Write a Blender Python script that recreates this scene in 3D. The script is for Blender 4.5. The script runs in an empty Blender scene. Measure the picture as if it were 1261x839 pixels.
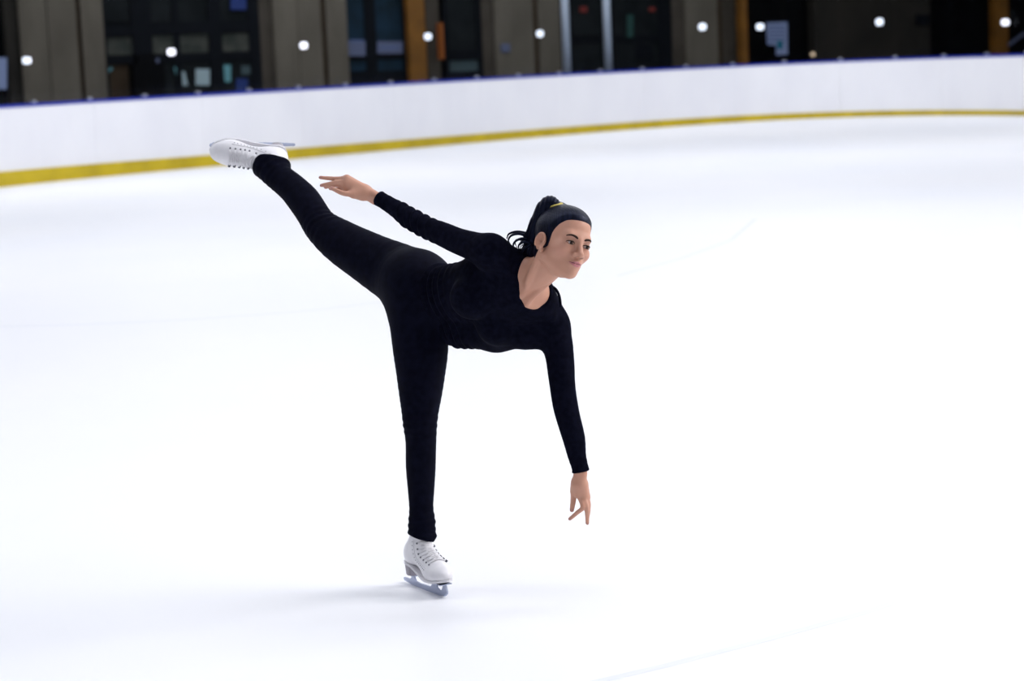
import bpy, bmesh, math, random
import numpy as np
from mathutils import Vector, Matrix

random.seed(7)
rng = np.random.default_rng(7)
sc = bpy.context.scene
COL = sc.collection

# ------------------------------------------------------------------ camera
IW, IH, FPX = 1261.0, 839.0, 2600.0
CAM_H = 1.75
HORIZON, ROLL = 65.0, 0.043
pitch = math.atan((IH / 2 - HORIZON) / FPX)
_r = math.atan(ROLL)
RIGHT = np.array([1.0, 0, 0])
FWD = np.array([0, math.cos(pitch), -math.sin(pitch)])
UP = np.array([0, math.sin(pitch), math.cos(pitch)])
R_IMG = math.cos(_r) * RIGHT - math.sin(_r) * UP
U_IMG = math.sin(_r) * RIGHT + math.cos(_r) * UP
CAM = np.array([0, 0, CAM_H])


def ray(px, py):
    d = FWD * FPX + R_IMG * (px - IW / 2) - U_IMG * (py - IH / 2)
    return d


def W(px, py, y):
    d = ray(px, py)
    return CAM + d * (y / d[1])


def ground(px, py, z=0.0):
    d = ray(px, py)
    return CAM + d * ((z - CAM_H) / d[2])


def mpp(y):
    """metres per pixel near the skater at depth y"""
    return (y / math.cos(pitch) * 1.0) / FPX


cam_d = bpy.data.cameras.new('camera')
cam_d.sensor_width = 36.0
cam_d.lens = 36.0 * FPX / IW
cam_d.clip_end = 300
cam_d.dof.use_dof = True
cam_d.dof.focus_distance = 6.6
cam_d.dof.aperture_fstop = 3.4
cam = bpy.data.objects.new('camera', cam_d)
COL.objects.link(cam)
M = Matrix(((R_IMG[0], U_IMG[0], -FWD[0], 0), (R_IMG[1], U_IMG[1], -FWD[1], 0),
            (R_IMG[2], U_IMG[2], -FWD[2], CAM_H), (0, 0, 0, 1)))
cam.matrix_world = M
sc.camera = cam

# ------------------------------------------------------------------ world, lights, exposure
world = bpy.data.worlds.new('hall_air')
sc.world = world
world.use_nodes = True
wb = world.node_tree.nodes['Background']
wb.inputs[0].default_value = (0.86, 0.90, 1.0, 1)
wb.inputs[1].default_value = 0.10
sc.view_settings.view_transform = 'Standard'
sc.view_settings.look = 'None'
sc.view_settings.exposure = -0.07
sc.view_settings.gamma = 1.0
sc.view_settings.use_curve_mapping = False


def area(name, loc, sx, sy, power, color=(1, 1, 1), target=None):
    l = bpy.data.lights.new(name, 'AREA')
    l.shape = 'RECTANGLE'
    l.size, l.size_y, l.energy, l.color = sx, sy, power, color
    o = bpy.data.objects.new(name, l)
    o.location = loc
    if target is not None:
        o.rotation_euler = (Vector(target) - Vector(loc)).to_track_quat('-Z', 'Y').to_euler()
    COL.objects.link(o)
    return o


# rows of long ceiling luminaires over the ice
for i, yy in enumerate((-4, 8, 20, 32, 44)):
    for j, xx in enumerate((-15, -5, 5, 15)):
        area('ceiling_luminaire', (xx, yy, 8.6), 7.0, 1.6, {-4: 175, 8: 205, 20: 290}.get(yy, 400), (0.96, 0.97, 1.0))
# bright bank of lamps at the end of the hall beside the camera
area('side_lamp_bank', (11.0, 8.5, 6.0), 7.0, 5.0, 1150, (1.0, 0.97, 0.95), (0.2, 6.9, 0.6))


# ------------------------------------------------------------------ materials
def mat(name, color, rough=0.5, spec=0.5, metal=0.0, emit=None, estr=0.0, **kw):
    m = bpy.data.materials.new(name)
    m.use_nodes = True
    b = m.node_tree.nodes['Principled BSDF']
    b.inputs['Base Color'].default_value = (*color, 1)
    b.inputs['Roughness'].default_value = rough
    b.inputs['Specular IOR Level'].default_value = spec
    b.inputs['Metallic'].default_value = metal
    if emit is not None:
        b.inputs['Emission Color'].default_value = (*emit, 1)
        b.inputs['Emission Strength'].default_value = estr
    for k, v in kw.items():
        b.inputs[k].default_value = v
    return m


def nd(m, typ, **kw):
    n = m.node_tree.nodes.new(typ)
    for k, v in kw.items():
        setattr(n, k, v)
    return n


def link(m, a, b):
    m.node_tree.links.new(a, b)


def bsdf(m):
    return m.node_tree.nodes['Principled BSDF']


def noise_color(m, c1, c2, scale=5.0, stretch=(1, 1, 1), detail=4.0, lo=0.35, hi=0.65, coord='Object'):
    tc = nd(m, 'ShaderNodeTexCoord')
    mp = nd(m, 'ShaderNodeMapping')
    mp.inputs['Scale'].default_value = stretch
    n = nd(m, 'ShaderNodeTexNoise')
    n.inputs['Scale'].default_value = scale
    n.inputs['Detail'].default_value = detail
    r = nd(m, 'ShaderNodeValToRGB')
    r.color_ramp.elements[0].position, r.color_ramp.elements[0].color = lo, (*c1, 1)
    r.color_ramp.elements[1].position, r.color_ramp.elements[1].color = hi, (*c2, 1)
    link(m, tc.outputs[coord], mp.inputs['Vector'])
    link(m, mp.outputs[0], n.inputs['Vector'])
    link(m, n.outputs['Fac'], r.inputs[0])
    link(m, r.outputs[0], bsdf(m).inputs['Base Color'])
    return mp, n, r


def bump(m, mp, scale, strength, dist=0.002, detail=3.0):
    n = nd(m, 'ShaderNodeTexNoise')
    n.inputs['Scale'].default_value = scale
    n.inputs['Detail'].default_value = detail
    b = nd(m, 'ShaderNodeBump')
    b.inputs['Strength'].default_value = strength
    b.inputs['Distance'].default_value = dist
    link(m, mp.outputs[0], n.inputs['Vector'])
    link(m, n.outputs['Fac'], b.inputs['Height'])
    link(m, b.outputs[0], bsdf(m).inputs['Normal'])


M_ICE = mat('ice', (0.9, 0.91, 0.94), 0.42, 0.3)
mp, n, r = noise_color(M_ICE, (0.875, 0.89, 0.935), (0.93, 0.93, 0.95), 0.35, (1, 0.6, 1), 5.0, 0.3, 0.7)
bump(M_ICE, mp, 30.0, 0.05, 0.002)

M_BOARD = mat('board_plastic', (0.86, 0.86, 0.9), 0.35, 0.4)
noise_color(M_BOARD, (0.84, 0.84, 0.885), (0.88, 0.88, 0.915), 1.2, (1, 1, 0.5))
M_KICK = mat('yellow_kick_plastic', (0.70, 0.50, 0.012), 0.4, 0.35)
noise_color(M_KICK, (0.47, 0.345, 0.008), (0.60, 0.445, 0.010), 2.0)
M_CAP = mat('blue_cap_plastic', (0.016, 0.03, 0.36), 0.4, 0.3)
M_GLASS = bpy.data.materials.new('rink_glass')
M_GLASS.use_nodes = True
_nt = M_GLASS.node_tree
_nt.nodes.clear()
_o = _nt.nodes.new('ShaderNodeOutputMaterial')
_mx = _nt.nodes.new('ShaderNodeMixShader')
_tr = _nt.nodes.new('ShaderNodeBsdfTransparent')
_tr.inputs[0].default_value = (0.9, 0.93, 0.94, 1)
_gl = _nt.nodes.new('ShaderNodeBsdfGlossy')
_gl.inputs['Roughness'].default_value = 0.03
_fr = _nt.nodes.new('ShaderNodeFresnel')
_fr.inputs['IOR'].default_value = 1.1
_nt.links.new(_fr.outputs[0], _mx.inputs[0])
_nt.links.new(_tr.outputs[0], _mx.inputs[1])
_nt.links.new(_gl.outputs[0], _mx.inputs[2])
_nt.links.new(_mx.outputs[0], _o.inputs[0])
M_CLIP = mat('clip_steel', (0.55, 0.57, 0.62), 0.3, 0.5, 0.8)
M_STEEL = mat('brushed_steel', (0.36, 0.39, 0.47), 0.4, 0.5, 0.3)
M_PILLAR = mat('pillar_render', (0.105, 0.09, 0.075), 0.8, 0.2)
noise_color(M_PILLAR, (0.105, 0.089, 0.071), (0.138, 0.118, 0.095), 1.5, (1, 1, 0.4))
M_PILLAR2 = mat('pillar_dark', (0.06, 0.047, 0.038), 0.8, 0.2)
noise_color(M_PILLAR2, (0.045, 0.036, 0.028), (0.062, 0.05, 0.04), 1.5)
M_SEAM = mat('seam_brown', (0.045, 0.028, 0.016), 0.8, 0.2)
M_BROWNWALL = mat('dark_brown_wall', (0.03, 0.025, 0.02), 0.8, 0.2)
noise_color(M_BROWNWALL, (0.017, 0.0145, 0.0125), (0.028, 0.0235, 0.019), 0.8)
M_BLACK = mat('black_wall', (0.003, 0.003, 0.004), 0.8, 0.05)
M_FRAME = mat('dark_door_frame', (0.004, 0.005, 0.008), 0.7, 0.08)
M_PANE = mat('dark_lobby_pane', (0.006, 0.008, 0.011), 0.5, 0.1)
noise_color(M_PANE, (0.003, 0.0045, 0.006), (0.010, 0.012, 0.014), 1.6)
M_PANEG = mat('grey_lobby_pane', (0.075, 0.078, 0.07), 0.6, 0.1)
noise_color(M_PANEG, (0.03, 0.034, 0.03), (0.062, 0.062, 0.054), 3.0)
M_PANET = mat('teal_pane', (0.014, 0.035, 0.055), 0.6, 0.1)
noise_color(M_PANET, (0.005, 0.013, 0.020), (0.010, 0.028, 0.052), 1.4)
M_ORANGE = mat('orange_paint', (0.24, 0.09, 0.010), 0.6, 0.3)
noise_color(M_ORANGE, (0.13, 0.052, 0.006), (0.22, 0.088, 0.010), 1.6)
M_ORANGE2 = mat('orange_strip', (0.26, 0.07, 0.010), 0.6, 0.3)
M_NOTICE = mat('blue_white_paper', (0.28, 0.34, 0.56), 0.7, 0.2)
M_NOTICE2 = mat('lavender_paper', (0.11, 0.125, 0.21), 0.7, 0.2)
M_INKLINE = mat('print_ink', (0.10, 0.13, 0.27), 0.7, 0.2)
M_TEAL = mat('teal_print', (0.02, 0.16, 0.24), 0.6, 0.2)
M_DIMGLOW = mat('dim_grey_panel', (0.05, 0.075, 0.085), 0.6, 0.2)
M_WHITEBOX = mat('pale_box', (0.33, 0.42, 0.46), 0.6, 0.3)
M_CYAN = mat('cyan_box', (0.12, 0.30, 0.34), 0.6, 0.3)
M_BLUE = mat('deep_blue', (0.012, 0.03, 0.15), 0.6, 0.3)
M_RED = mat('dull_red', (0.16, 0.018, 0.014), 0.6, 0.3)
M_GREENP = mat('dark_green', (0.012, 0.05, 0.045), 0.6, 0.3)
M_GLARE = mat('glare_face', (0.9, 0.9, 0.95), 0.4, 0.3, 0, (0.86, 0.88, 1.0), 1.6)  # glows to imitate light reflected in the rink glass
M_WARM = mat('warm_lens', (0.8, 0.6, 0.4), 0.4, 0.3, 0, (1.0, 0.72, 0.5), 0.7)
M_GLARE_BACK = mat('glare_back', (0.5, 0.5, 0.55), 0.5, 0.3)  # backing plate of the imitated glass reflections
M_CEIL = mat('ceiling_white', (0.6, 0.62, 0.66), 0.9, 0.1)
M_LFLOOR = mat('lobby_floor', (0.03, 0.03, 0.032), 0.7, 0.3)


# ------------------------------------------------------------------ object helpers
def tag(o, label=None, cat=None, group=None, kind=None):
    for k, v in (('label', label), ('category', cat), ('group', group), ('kind', kind)):
        if v:
            o[k] = v
    return o


def empty(name, loc=(0, 0, 0), parent=None):
    o = bpy.data.objects.new(name, None)
    o.location = loc
    o.empty_display_size = 0.1
    COL.objects.link(o)
    if parent:
        o.parent = parent
    return o


def mesh_obj(name, verts, faces, material, parent=None, smooth=False, loc=None):
    me = bpy.data.meshes.new(name)
    me.from_pydata([tuple(v) for v in verts], [], [tuple(f) for f in faces])
    me.update()
    if smooth:
        me.polygons.foreach_set('use_smooth', [True] * len(me.polygons))
    me.materials.append(material)
    o = bpy.data.objects.new(name, me)
    COL.objects.link(o)
    if parent is not None:
        o.parent = parent
    if loc is not None:
        o.location = loc
    return o


class MB:
    """collects boxes, prisms and tubes for one mesh object"""

    def __init__(self):
        self.v, self.f = [], []

    def _add(self, vs, fs):
        n = len(self.v)
        self.v += [np.asarray(v, float) for v in vs]
        self.f += [[i + n for i in f] for f in fs]
        return self

    def prism(self, poly, d):
        """poly: list of 3-D points (planar), d: extrusion vector"""
        poly = [np.asarray(p, float) for p in poly]
        d = np.asarray(d, float)
        n = len(poly)
        vs = poly + [p + d for p in poly]
        fs = [list(range(n))[::-1], list(range(n, 2 * n))]
        fs += [[i, (i + 1) % n, n + (i + 1) % n, n + i] for i in range(n)]
        return self._add(vs, fs)

    def box(self, o, ax, ay, az):
        o, ax, ay, az = (np.asarray(q, float) for q in (o, ax, ay, az))
        return self.prism([o, o + ax, o + ax + ay, o + ay], az)

    def tube(self, pts, rad, seg=8, caps=True):
        pts = [np.asarray(p, float) for p in pts]
        if not hasattr(rad, '__len__'):
            rad = [rad] * len(pts)
        vs, fs = [], []
        ref = None
        for i, p in enumerate(pts):
            t = pts[min(i + 1, len(pts) - 1)] - pts[max(i - 1, 0)]
            t = t / (np.linalg.norm(t) + 1e-12)
            if ref is None:
                ref = np.cross(t, [0.31, 0.77, 0.55])
            ref = ref - t * np.dot(ref, t)
            ref /= np.linalg.norm(ref) + 1e-12
            b = np.cross(t, ref)
            for k in range(seg):
                a = 2 * math.pi * k / seg
                vs.append(p + rad[i] * (math.cos(a) * ref + math.sin(a) * b))
        for i in range(len(pts) - 1):
            for k in range(seg):
                k2 = (k + 1) % seg
                fs.append([i * seg + k, i * seg + k2, (i + 1) * seg + k2, (i + 1) * seg + k])
        if caps:
            fs.append(list(range(seg))[::-1])
            fs.append([(len(pts) - 1) * seg + k for k in range(seg)])
        return self._add(vs, fs)

    def build(self, name, material, parent=None, smooth=False, loc=None):
        return mesh_obj(name, self.v, self.f, material, parent, smooth, loc)


# ------------------------------------------------------------------ the rink: ice, boards, glass
mesh_obj('floor', [(-40, -25, 0), (40, -25, 0), (40, 75, 0), (-40, 75, 0)], [(0, 1, 2, 3)], M_ICE)
tag(bpy.data.objects['floor'], 'smooth white ice of the skating rink', None, None, 'structure')
M_MARK = mat('skate_groove', (0.80, 0.82, 0.88), 0.5, 0.3)
for cps in ([(1300, 676), (1180, 717), (1060, 756), (940, 789), (820, 820), (700, 848)], [(-30, 403), (100, 400), (230, 394), (380, 383), (470, 372)],
            [(760, 340), (840, 318), (900, 296), (930, 270)]):
    gp = [ground(*c) for c in cps]
    vs, fs = [], []
    for i, p in enumerate(gp):
        t = gp[min(i + 1, len(gp) - 1)] - gp[max(i - 1, 0)]
        n = np.array([-t[1], t[0], 0]) / np.linalg.norm(t)
        vs += [p - n * .018 + (0, 0, .0004), p + n * .018 + (0, 0, .0004), p + (0, 0, .0012)]
    for i in range(len(gp) - 1):
        k = 3 * i
        fs += [[k, k + 3, k + 5, k + 2], [k + 2, k + 5, k + 4, k + 1]]
    mesh_obj('skate_groove', vs, fs, M_MARK, bpy.data.objects['floor'])
_c = MB().box((-40, -25, 9.5), (80, 0, 0), (0, 100, 0), (0, 0, 0.3)).build('ceiling', M_CEIL)
tag(_c, 'pale ceiling high above the ice', None, None, 'structure')

BX = [0, 143, 286, 350, 478, 630, 751, 882, 950, 1036, 1141, 1261]
BB = [228, 214.5, 201.6, 195, 185, 172.2, 160.6, 150, 147.4, 143.8, 140.9, 139.8]
BT = [135, 126, 116.5, 111.8, 103.6, 94.5, 86.8, 81.5, 79.2, 77.3, 75.3, 73.5]
BK = [0.24, 0.22, 0.20, 0.19, 0.178, 0.165, 0.16, 0.15, 0.145, 0.13, 0.115, 0.105]
H_BOARD = 1.225


def rinkpoint(px):
    b, t = np.interp(px, BX, BB), np.interp(px, BX, BT)
    yh = HORIZON - ROLL * (px - IW / 2)
    A, B = CAM_H * FPX, (CAM_H - H_BOARD) * FPX
    q = ((b - yh) * A + (t - yh) * B) / (A * A + B * B)
    y = 1 / q
    return np.array([W(px, b, y)[0], y])


_px = np.linspace(0, 1261, 40)
_rp = np.array([rinkpoint(p) for p in _px])
_s = (_px - 630) / 630
_cx, _cy = np.polyfit(_s, _rp[:, 0], 3), np.polyfit(_s, _rp[:, 1], 4)


def rink_xy(s):
    """smooth board line; s runs from -1 (left picture edge) to 1"""
    s0 = np.clip(s, -1.05, 1.05)
    d = s - s0
    p = np.array([np.polyval(_cx, s0), np.polyval(_cy, s0)])
    tx = np.array([np.polyval(np.polyder(_cx), s0), np.polyval(np.polyder(_cy), s0)])
    return p + tx * d


_ss = np.linspace(-5.5, 3.6, 5000)
_pp = np.array([rink_xy(s) for s in _ss])
_al = np.concatenate([[0], np.cumsum(np.linalg.norm(np.diff(_pp, axis=0), axis=1))])
_al0 = np.interp(-1, _ss, _al)
_al -= _al0


def along(l, off=0.0):
    """point on the board line at arc length l from the left picture edge, pushed off metres behind"""
    s = np.interp(l, _al, _ss)
    p = rink_xy(s)
    q = rink_xy(s + 0.002) - rink_xy(s - 0.002)
    q /= np.linalg.norm(q)
    return p + off * np.array([-q[1], q[0]]), s


L_END = np.interp(1.0, _ss, _al)
rink_wall = empty('wall_back', (*along(L_END / 2)[0], 0))
tag(rink_wall, 'white curved rink boards with yellow kick plate and blue cap rail', None, None, 'structure')
WB_LOC = np.array(rink_wall.location)


def strip(l0, l1, z0a, z1a, z0b, z1b, off0, off1, n=4):
    """a curved slab along the board line"""
    mb = MB()
    vs, fs = [], []
    for i in range(n + 1):
        l = l0 + (l1 - l0) * i / n
        f = i / n
        a, b = along(l, off0)[0], along(l, off1)[0]
        z0, z1 = z0a + (z0b - z0a) * f, z1a + (z1b - z1a) * f
        vs += [(*a, z0), (*b, z0), (*b, z1), (*a, z1)]
    for i in range(n):
        k = 4 * i
        for e in range(4):
            fs.append([k + e, k + (e + 1) % 4, k + 4 + (e + 1) % 4, k + 4 + e])
    fs += [[3, 2, 1, 0], [4 * n, 4 * n + 1, 4 * n + 2, 4 * n + 3]]
    mb._add(vs, fs)
    mb.v = [v - WB_LOC for v in mb.v]
    return mb


PAN = 2.44
k_seam = None
s_ref = (1046 - 630) / 630.0
l_ref = np.interp(s_ref, _ss, _al)
first = l_ref - PAN * math.ceil((l_ref + 17) / PAN)
l = first
while l < L_END + 10.0:
    l0, l1 = l + 0.0025, l + PAN - 0.0025
    pa = 630 + 630 * along(l0)[1]
    pb = 630 + 630 * along(l1)[1]
    ka, kb = np.interp(pa, BX, BK), np.interp(pb, BX, BK)
    strip(l0, l1, 0.0, H_BOARD, 0.0, H_BOARD, 0.0, 0.05).build('board_panel', M_BOARD, rink_wall)
    strip(l0 - 0.003, l1 + 0.003, 0.0, ka, 0.0, kb, -0.022, 0.0).build('kick_plate', M_KICK, rink_wall)
    strip(l0 - 0.006, l1 + 0.006, H_BOARD, H_BOARD + 0.045, H_BOARD, H_BOARD + 0.045, -0.012, 0.16).build('cap_rail', M_CAP, rink_wall)
    l += PAN

# glass above the boards: panels about 1.2 m wide held by small steel clips
glass = empty('glass_barrier', (*along(L_END / 2, 0.09)[0], H_BOARD + 0.045))
tag(glass, 'clear safety glass panels standing on the blue cap rail of the rink boards', 'glass barrier')
GL = np.array(glass.location)
l = first
while l < L_END + 10.0:
    for h in range(2):
        a = l + h * PAN / 2
        mb = strip(a + 0.008, a + PAN / 2 - 0.008, H_BOARD + 0.046, H_BOARD + 1.9, H_BOARD + 0.046, H_BOARD + 1.9, 0.085, 0.097, 2)
        mb.v = [v + WB_LOC - GL for v in mb.v]
        mb.build('glass_panel', M_GLASS, glass)
        p, _ = along(a, 0.06)
        q, _ = along(a + 0.05, 0.06)
        t = np.array([*(q - p), 0.0])
        nrm = np.array([-t[1], t[0], 0]) / np.linalg.norm(t)
        MB().box(np.array([*p, H_BOARD + 0.046]) - t * 0.8 - GL, t * 1.6, nrm * 0.06, (0, 0, 0.045)).build('glass_clip', M_CLIP, glass)
    l += PAN


# ------------------------------------------------------------------ lobby behind the glass
def lobby_y(px):
    """depth of the straight lobby front (a line on plan) along a picture column"""
    d = ray(px, 40)
    return 50.0 / (1 - 0.5 * d[0] / d[1])


def LP(px, py, dy=0.0):
    """a point on the lobby front seen at a pixel, dy metres in front of it"""
    return W(px, py, lobby_y(px) - dy)


def lob_x(px, dy=0.0):
    p = LP(px, 40, dy)
    return p[0], p[1]


_lf = MB().prism([(*along(x, 0.17)[0], 0.002) for x in np.linspace(-14, L_END + 9, 30)] +
                 [(*lob_x(1900, -2), 0.002), (*lob_x(-1000, -2), 0.002)], (0, 0, 0.02)).build('floor_lobby', M_LFLOOR)
tag(_lf, 'dark lobby floor behind the rink boards', None, None, 'structure')


def wallseg(name, x0, x1, material, dy=0.0, thick=0.25, z0=0.02, z1=4.4, parent=None, loc=None):
    """a vertical slab of the lobby front between two picture columns"""
    a, b = np.array([*lob_x(x0, dy), z0]), np.array([*lob_x(x1, dy), z0])
    t = b - a
    n = np.array([-t[1], t[0], 0]) / np.linalg.norm(t)
    mb = MB().box(a, t, n * thick, (0, 0, z1 - z0))
    if loc is None and parent is None:
        loc = (a + b) / 2
    if loc is not None:
        mb.v = [v - np.asarray(loc) for v in mb.v]
        return mb.build(name, material, parent, loc=loc if parent is None else None)
    return mb.build(name, material, parent)


def zat(px, py, dy=0.0):
    return LP(px, py, dy)[2]


_w = wallseg('wall_lobby', -1000, 1900, M_BLACK, -0.6, 0.3)
tag(_w, 'black rear wall of the lobby behind the glass', None, None, 'structure')


def pillar(label, x0, x1, pieces, dy=0.1):
    base = np.array([*lob_x((x0 + x1) / 2, dy), 0.02])
    e = empty('pillar', base)
    tag(e, label, 'pillar', 'pillars of the lobby front')
    for (a, b, m, d, nm) in pieces:
        mb_o = wallseg(nm, a, b, m, dy + d, 0.3 + d, parent=e, loc=base)
    return e


pillar('wide grey-brown pillar at the far left beside the dark jamb', 25, 128,
       [(25, 60, M_PILLAR, 0, 'pillar_panel'), (60, 74, M_PILLAR, 0.03, 'pillar_panel'), (74, 95, M_PILLAR, 0.0, 'pillar_panel'),
        (95, 101, M_SEAM, -0.08, 'pillar_seam'), (101, 128, M_PILLAR, 0.03, 'pillar_panel')])
pillar('grey-brown pillar between the lobby doors and the teal windows', 336, 428,
       [(320, 338, M_PILLAR2, -0.15, 'pillar_panel'), (338, 368, M_PILLAR, 0, 'pillar_panel'), (368, 396, M_PILLAR, 0.03, 'pillar_panel'),
        (396, 403, M_SEAM, -0.08, 'pillar_seam'), (403, 428, M_PILLAR, 0.02, 'pillar_panel')])
pillar('grey-brown pillar left of the two steel poles', 594, 690,
       [(594, 610, M_PILLAR2, -0.1, 'pillar_panel'), (610, 657, M_PILLAR, 0, 'pillar_panel'), (657, 664, M_SEAM, -0.06, 'pillar_seam'),
        (664, 690, M_PILLAR, 0.02, 'pillar_panel')])
pillar('brown pillar beside the thin orange strip right of the steel poles', 828, 911,
       [(828, 845, M_PILLAR2, -0.1, 'pillar_panel'), (845, 884, M_PILLAR, 0, 'pillar_panel'), (884, 890, M_SEAM, -0.06, 'pillar_seam'),
        (890, 911, M_PILLAR2, 0.0, 'pillar_panel')])
_w = wallseg('wall_brown', 1003, 1146, M_BROWNWALL, 0.0, 0.3)
tag(_w, 'very dark brown lobby wall at the right', None, None, 'structure')
_w = wallseg('wall_jamb', 8, 25, M_BROWNWALL, 0.0, 0.3)
tag(_w, 'dark jamb at the far left of the lobby', None, None, 'structure')


def flat(name, corners, material, dy, thick=0.03, parent=None, loc=(0, 0, 0)):
    """a thin slab whose outline is given in picture columns/rows on the lobby front"""
    pts = [LP(px, py, dy) - np.asarray(loc) for px, py in corners]
    return MB().prism(pts, (0, thick, 0)).build(name, material, parent)


def rect(x0, y0, x1, y1):
    return [(x0, y0), (x1, y0), (x1, y1), (x0, y1)]


def glazing(name, label, x0, x1, rails, posts, panes, dy=-0.1):
    """door or window front: frame bars as single pieces, each pane its own piece"""
    base = np.array([*lob_x((x0 + x1) / 2, dy), 0.02])
    e = empty(name, base)
    tag(e, label, None, None, 'structure')
    for a, b in posts:
        wallseg('frame_post', a, b, M_FRAME, dy + 0.06, 0.12, parent=e, loc=base)
    for a, b, y0, y1 in rails:
        z1, z0 = zat((a + b) / 2, y0, dy), zat((a + b) / 2, y1, dy)
        wallseg('frame_rail', a, b, M_FRAME, dy + 0.05, 0.1, max(z0, 0.03), z1, parent=e, loc=base)
    for a, b, y0, y1, m in panes:
        z1, z0 = zat((a + b) / 2, y0, dy), zat((a + b) / 2, y1, dy)
        wallseg('pane', a, b, m, dy, 0.03, max(z0, 0.03), z1, parent=e, loc=base)
    return e


# dark lobby doors on the left with paler upper lights
glazing('door_1', 'dark lobby doors with grey glazed panes behind the left boards', 128, 320,
        [(128, 320, 27, 42), (128, 320, 66, 76)],
        [(128, 131), (163, 187), (214, 221), (257, 273), (307, 320)],
        [(131, 163, -40, 27, M_PANE), (187, 214, -40, 27, M_PANE), (221, 257, -40, 27, M_PANE), (273, 307, -40, 27, M_PANE),
         (131, 163, 46, 68, M_PANEG), (187, 214, 43, 66, M_PANEG), (221, 257, 41, 66, M_PANEG), (273, 307, 41, 64, M_PANEG),
         (131, 163, 74, 150, M_SEAM), (187, 214, 74, 150, M_PANE), (221, 257, 74, 150, M_PANE), (273, 307, 70, 150, M_PANE)])
glazing('window_1', 'teal-tinted lobby windows right of the grey-brown pillar', 428, 501,
        [(428, 501, 66, 73), (428, 501, 88, 110)],
        [(450, 463), (496, 503)],
        [(428, 450, -40, 66, M_PANET), (463, 496, -40, 66, M_PANET), (428, 450, 73, 88, M_PANET), (463, 496, 73, 88, M_PANET)])
glazing('window_2', 'black lobby window right of the orange column', 547, 594,
        [(547, 594, 62, 74), (547, 594, 88, 110)],
        [(547, 552), (588, 594)],
        [(552, 588, -40, 62, M_PANE), (552, 588, 74, 88, M_DIMGLOW)])
glazing('window_3', 'dark window behind the two steel poles', 690, 828,
        [(703, 828, 44, 52)],
        [(690, 704), (742, 756), (812, 828)],
        [(704, 742, -40, 44, M_PANE), (756, 812, -40, 44, M_PANE), (704, 742, 52, 110, M_PANE), (756, 812, 52, 110, M_PANE)])


def thing_flat(name, label, cat, corners, material, dy, thick=0.03, group=None):
    xs, ys = [c[0] for c in corners], [c[1] for c in corners]
    base = LP(sum(xs) / len(xs), max(ys), dy)
    pts = [LP(px, py, dy) - base for px, py in corners]
    o = MB().prism(pts, (0, thick, 0)).build(name, material, None, loc=base)
    tag(o, label, cat, group)
    return o, base


def subflat(name, parent, base, corners, material, dy, thick=0.006):
    return MB().prism([LP(px, py, dy) - base for px, py in corners], (0, thick, 0)).build(name, material, parent)


# orange columns and strips
def column(label, x0, x1, material, dy, y_top=-60, y_bot=None, name='orange_column', cat='column'):
    base = np.array([*lob_x((x0 + x1) / 2, dy), 0.02])
    z0 = 0.02 if y_bot is None else zat((x0 + x1) / 2, y_bot, dy)
    z1 = 4.4 if y_top is None else min(4.4, zat((x0 + x1) / 2, y_top, dy))
    base[2] = z0
    o = wallseg(name, x0, x1, material, dy, 0.22, z0, z1, loc=base)
    tag(o, label, cat)
    return o


column('orange-brown column between the teal windows and the grey strip', 504, 524, M_ORANGE, 0.25)
column('dark grey column strip right of the orange-brown column', 525, 541, M_PILLAR2, 0.15, name='grey_column')
column('bright orange narrow strip beside the dark grey column', 542.5, 546, M_ORANGE2, 0.5, 28, 73, name='orange_strip', cat='strip')
column('thin orange strip beside the brown pillar and the black wall', 913, 921, M_ORANGE, 0.6, name='orange_strip', cat='strip')
column('orange and brown post at the far right edge', 1225, 1242, M_ORANGE, 0.2, name='orange_post', cat='post')

# two steel poles standing behind the boards
for px, lab in ((697.5, 'left one of two bright steel poles behind the boards'), (748.5, 'right one of two bright steel poles behind the boards')):
    s = (px - 630) / 630
    la = np.interp(s, _ss, _al)
    yb = along(la, 1.6)[0][1]
    p = W(px, 60, yb)
    base = np.array([p[0], p[1], 0.022])
    e = empty('steel_pole', base)
    tag(e, lab, 'pole', 'steel poles')
    MB().tube([(0, 0, 0), (0, 0, 4.2)], 0.085, 16).build('pole_shaft', M_STEEL, e, True)
    MB().tube([(0, 0, 0), (0, 0, 0.02)], 0.16, 16).build('base_plate', M_STEEL, e)
    MB().tube([(0, 0, 4.2), (0, 0, 4.22)], 0.16, 16).build('top_plate', M_STEEL, e)

# paper notices
o, b = thing_flat('wall_notice', 'pale notice cropped by the left picture edge', 'notice', rect(-14, 71, 8, 110), M_NOTICE, 0.35)
o, b = thing_flat('wall_notice', 'lavender notice on the narrow teal pane beside the pillar', 'notice', rect(428.5, 51, 450, 69), M_NOTICE2, 0.0)
subflat('print_line', o, b, rect(430, 49, 448, 51.5), M_INKLINE, 0.006, 0.004)
o, b = thing_flat('wall_notice', 'wide lavender notice on the broad teal pane', 'notice', rect(464.5, 51, 496, 66), M_NOTICE2, 0.0)
subflat('print_line', o, b, rect(467, 57, 493, 60), M_INKLINE, 0.006, 0.004)
o, b = thing_flat('wall_notice', 'blue-white notice with stepped lower edge on the black wall', 'notice',
                  [(943.5, 28), (969.5, 27), (970, 67), (956, 68), (956, 56), (945, 55)], M_NOTICE, 0.3)
for k in range(5):
    subflat('print_line', o, b, rect(946, 31.5 + 4.6 * k, 967, 33 + 4.6 * k), M_INKLINE, 0.306, 0.004)
subflat('teal_mark', o, b, rect(957, 50, 964, 60), M_TEAL, 0.307, 0.004)

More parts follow.
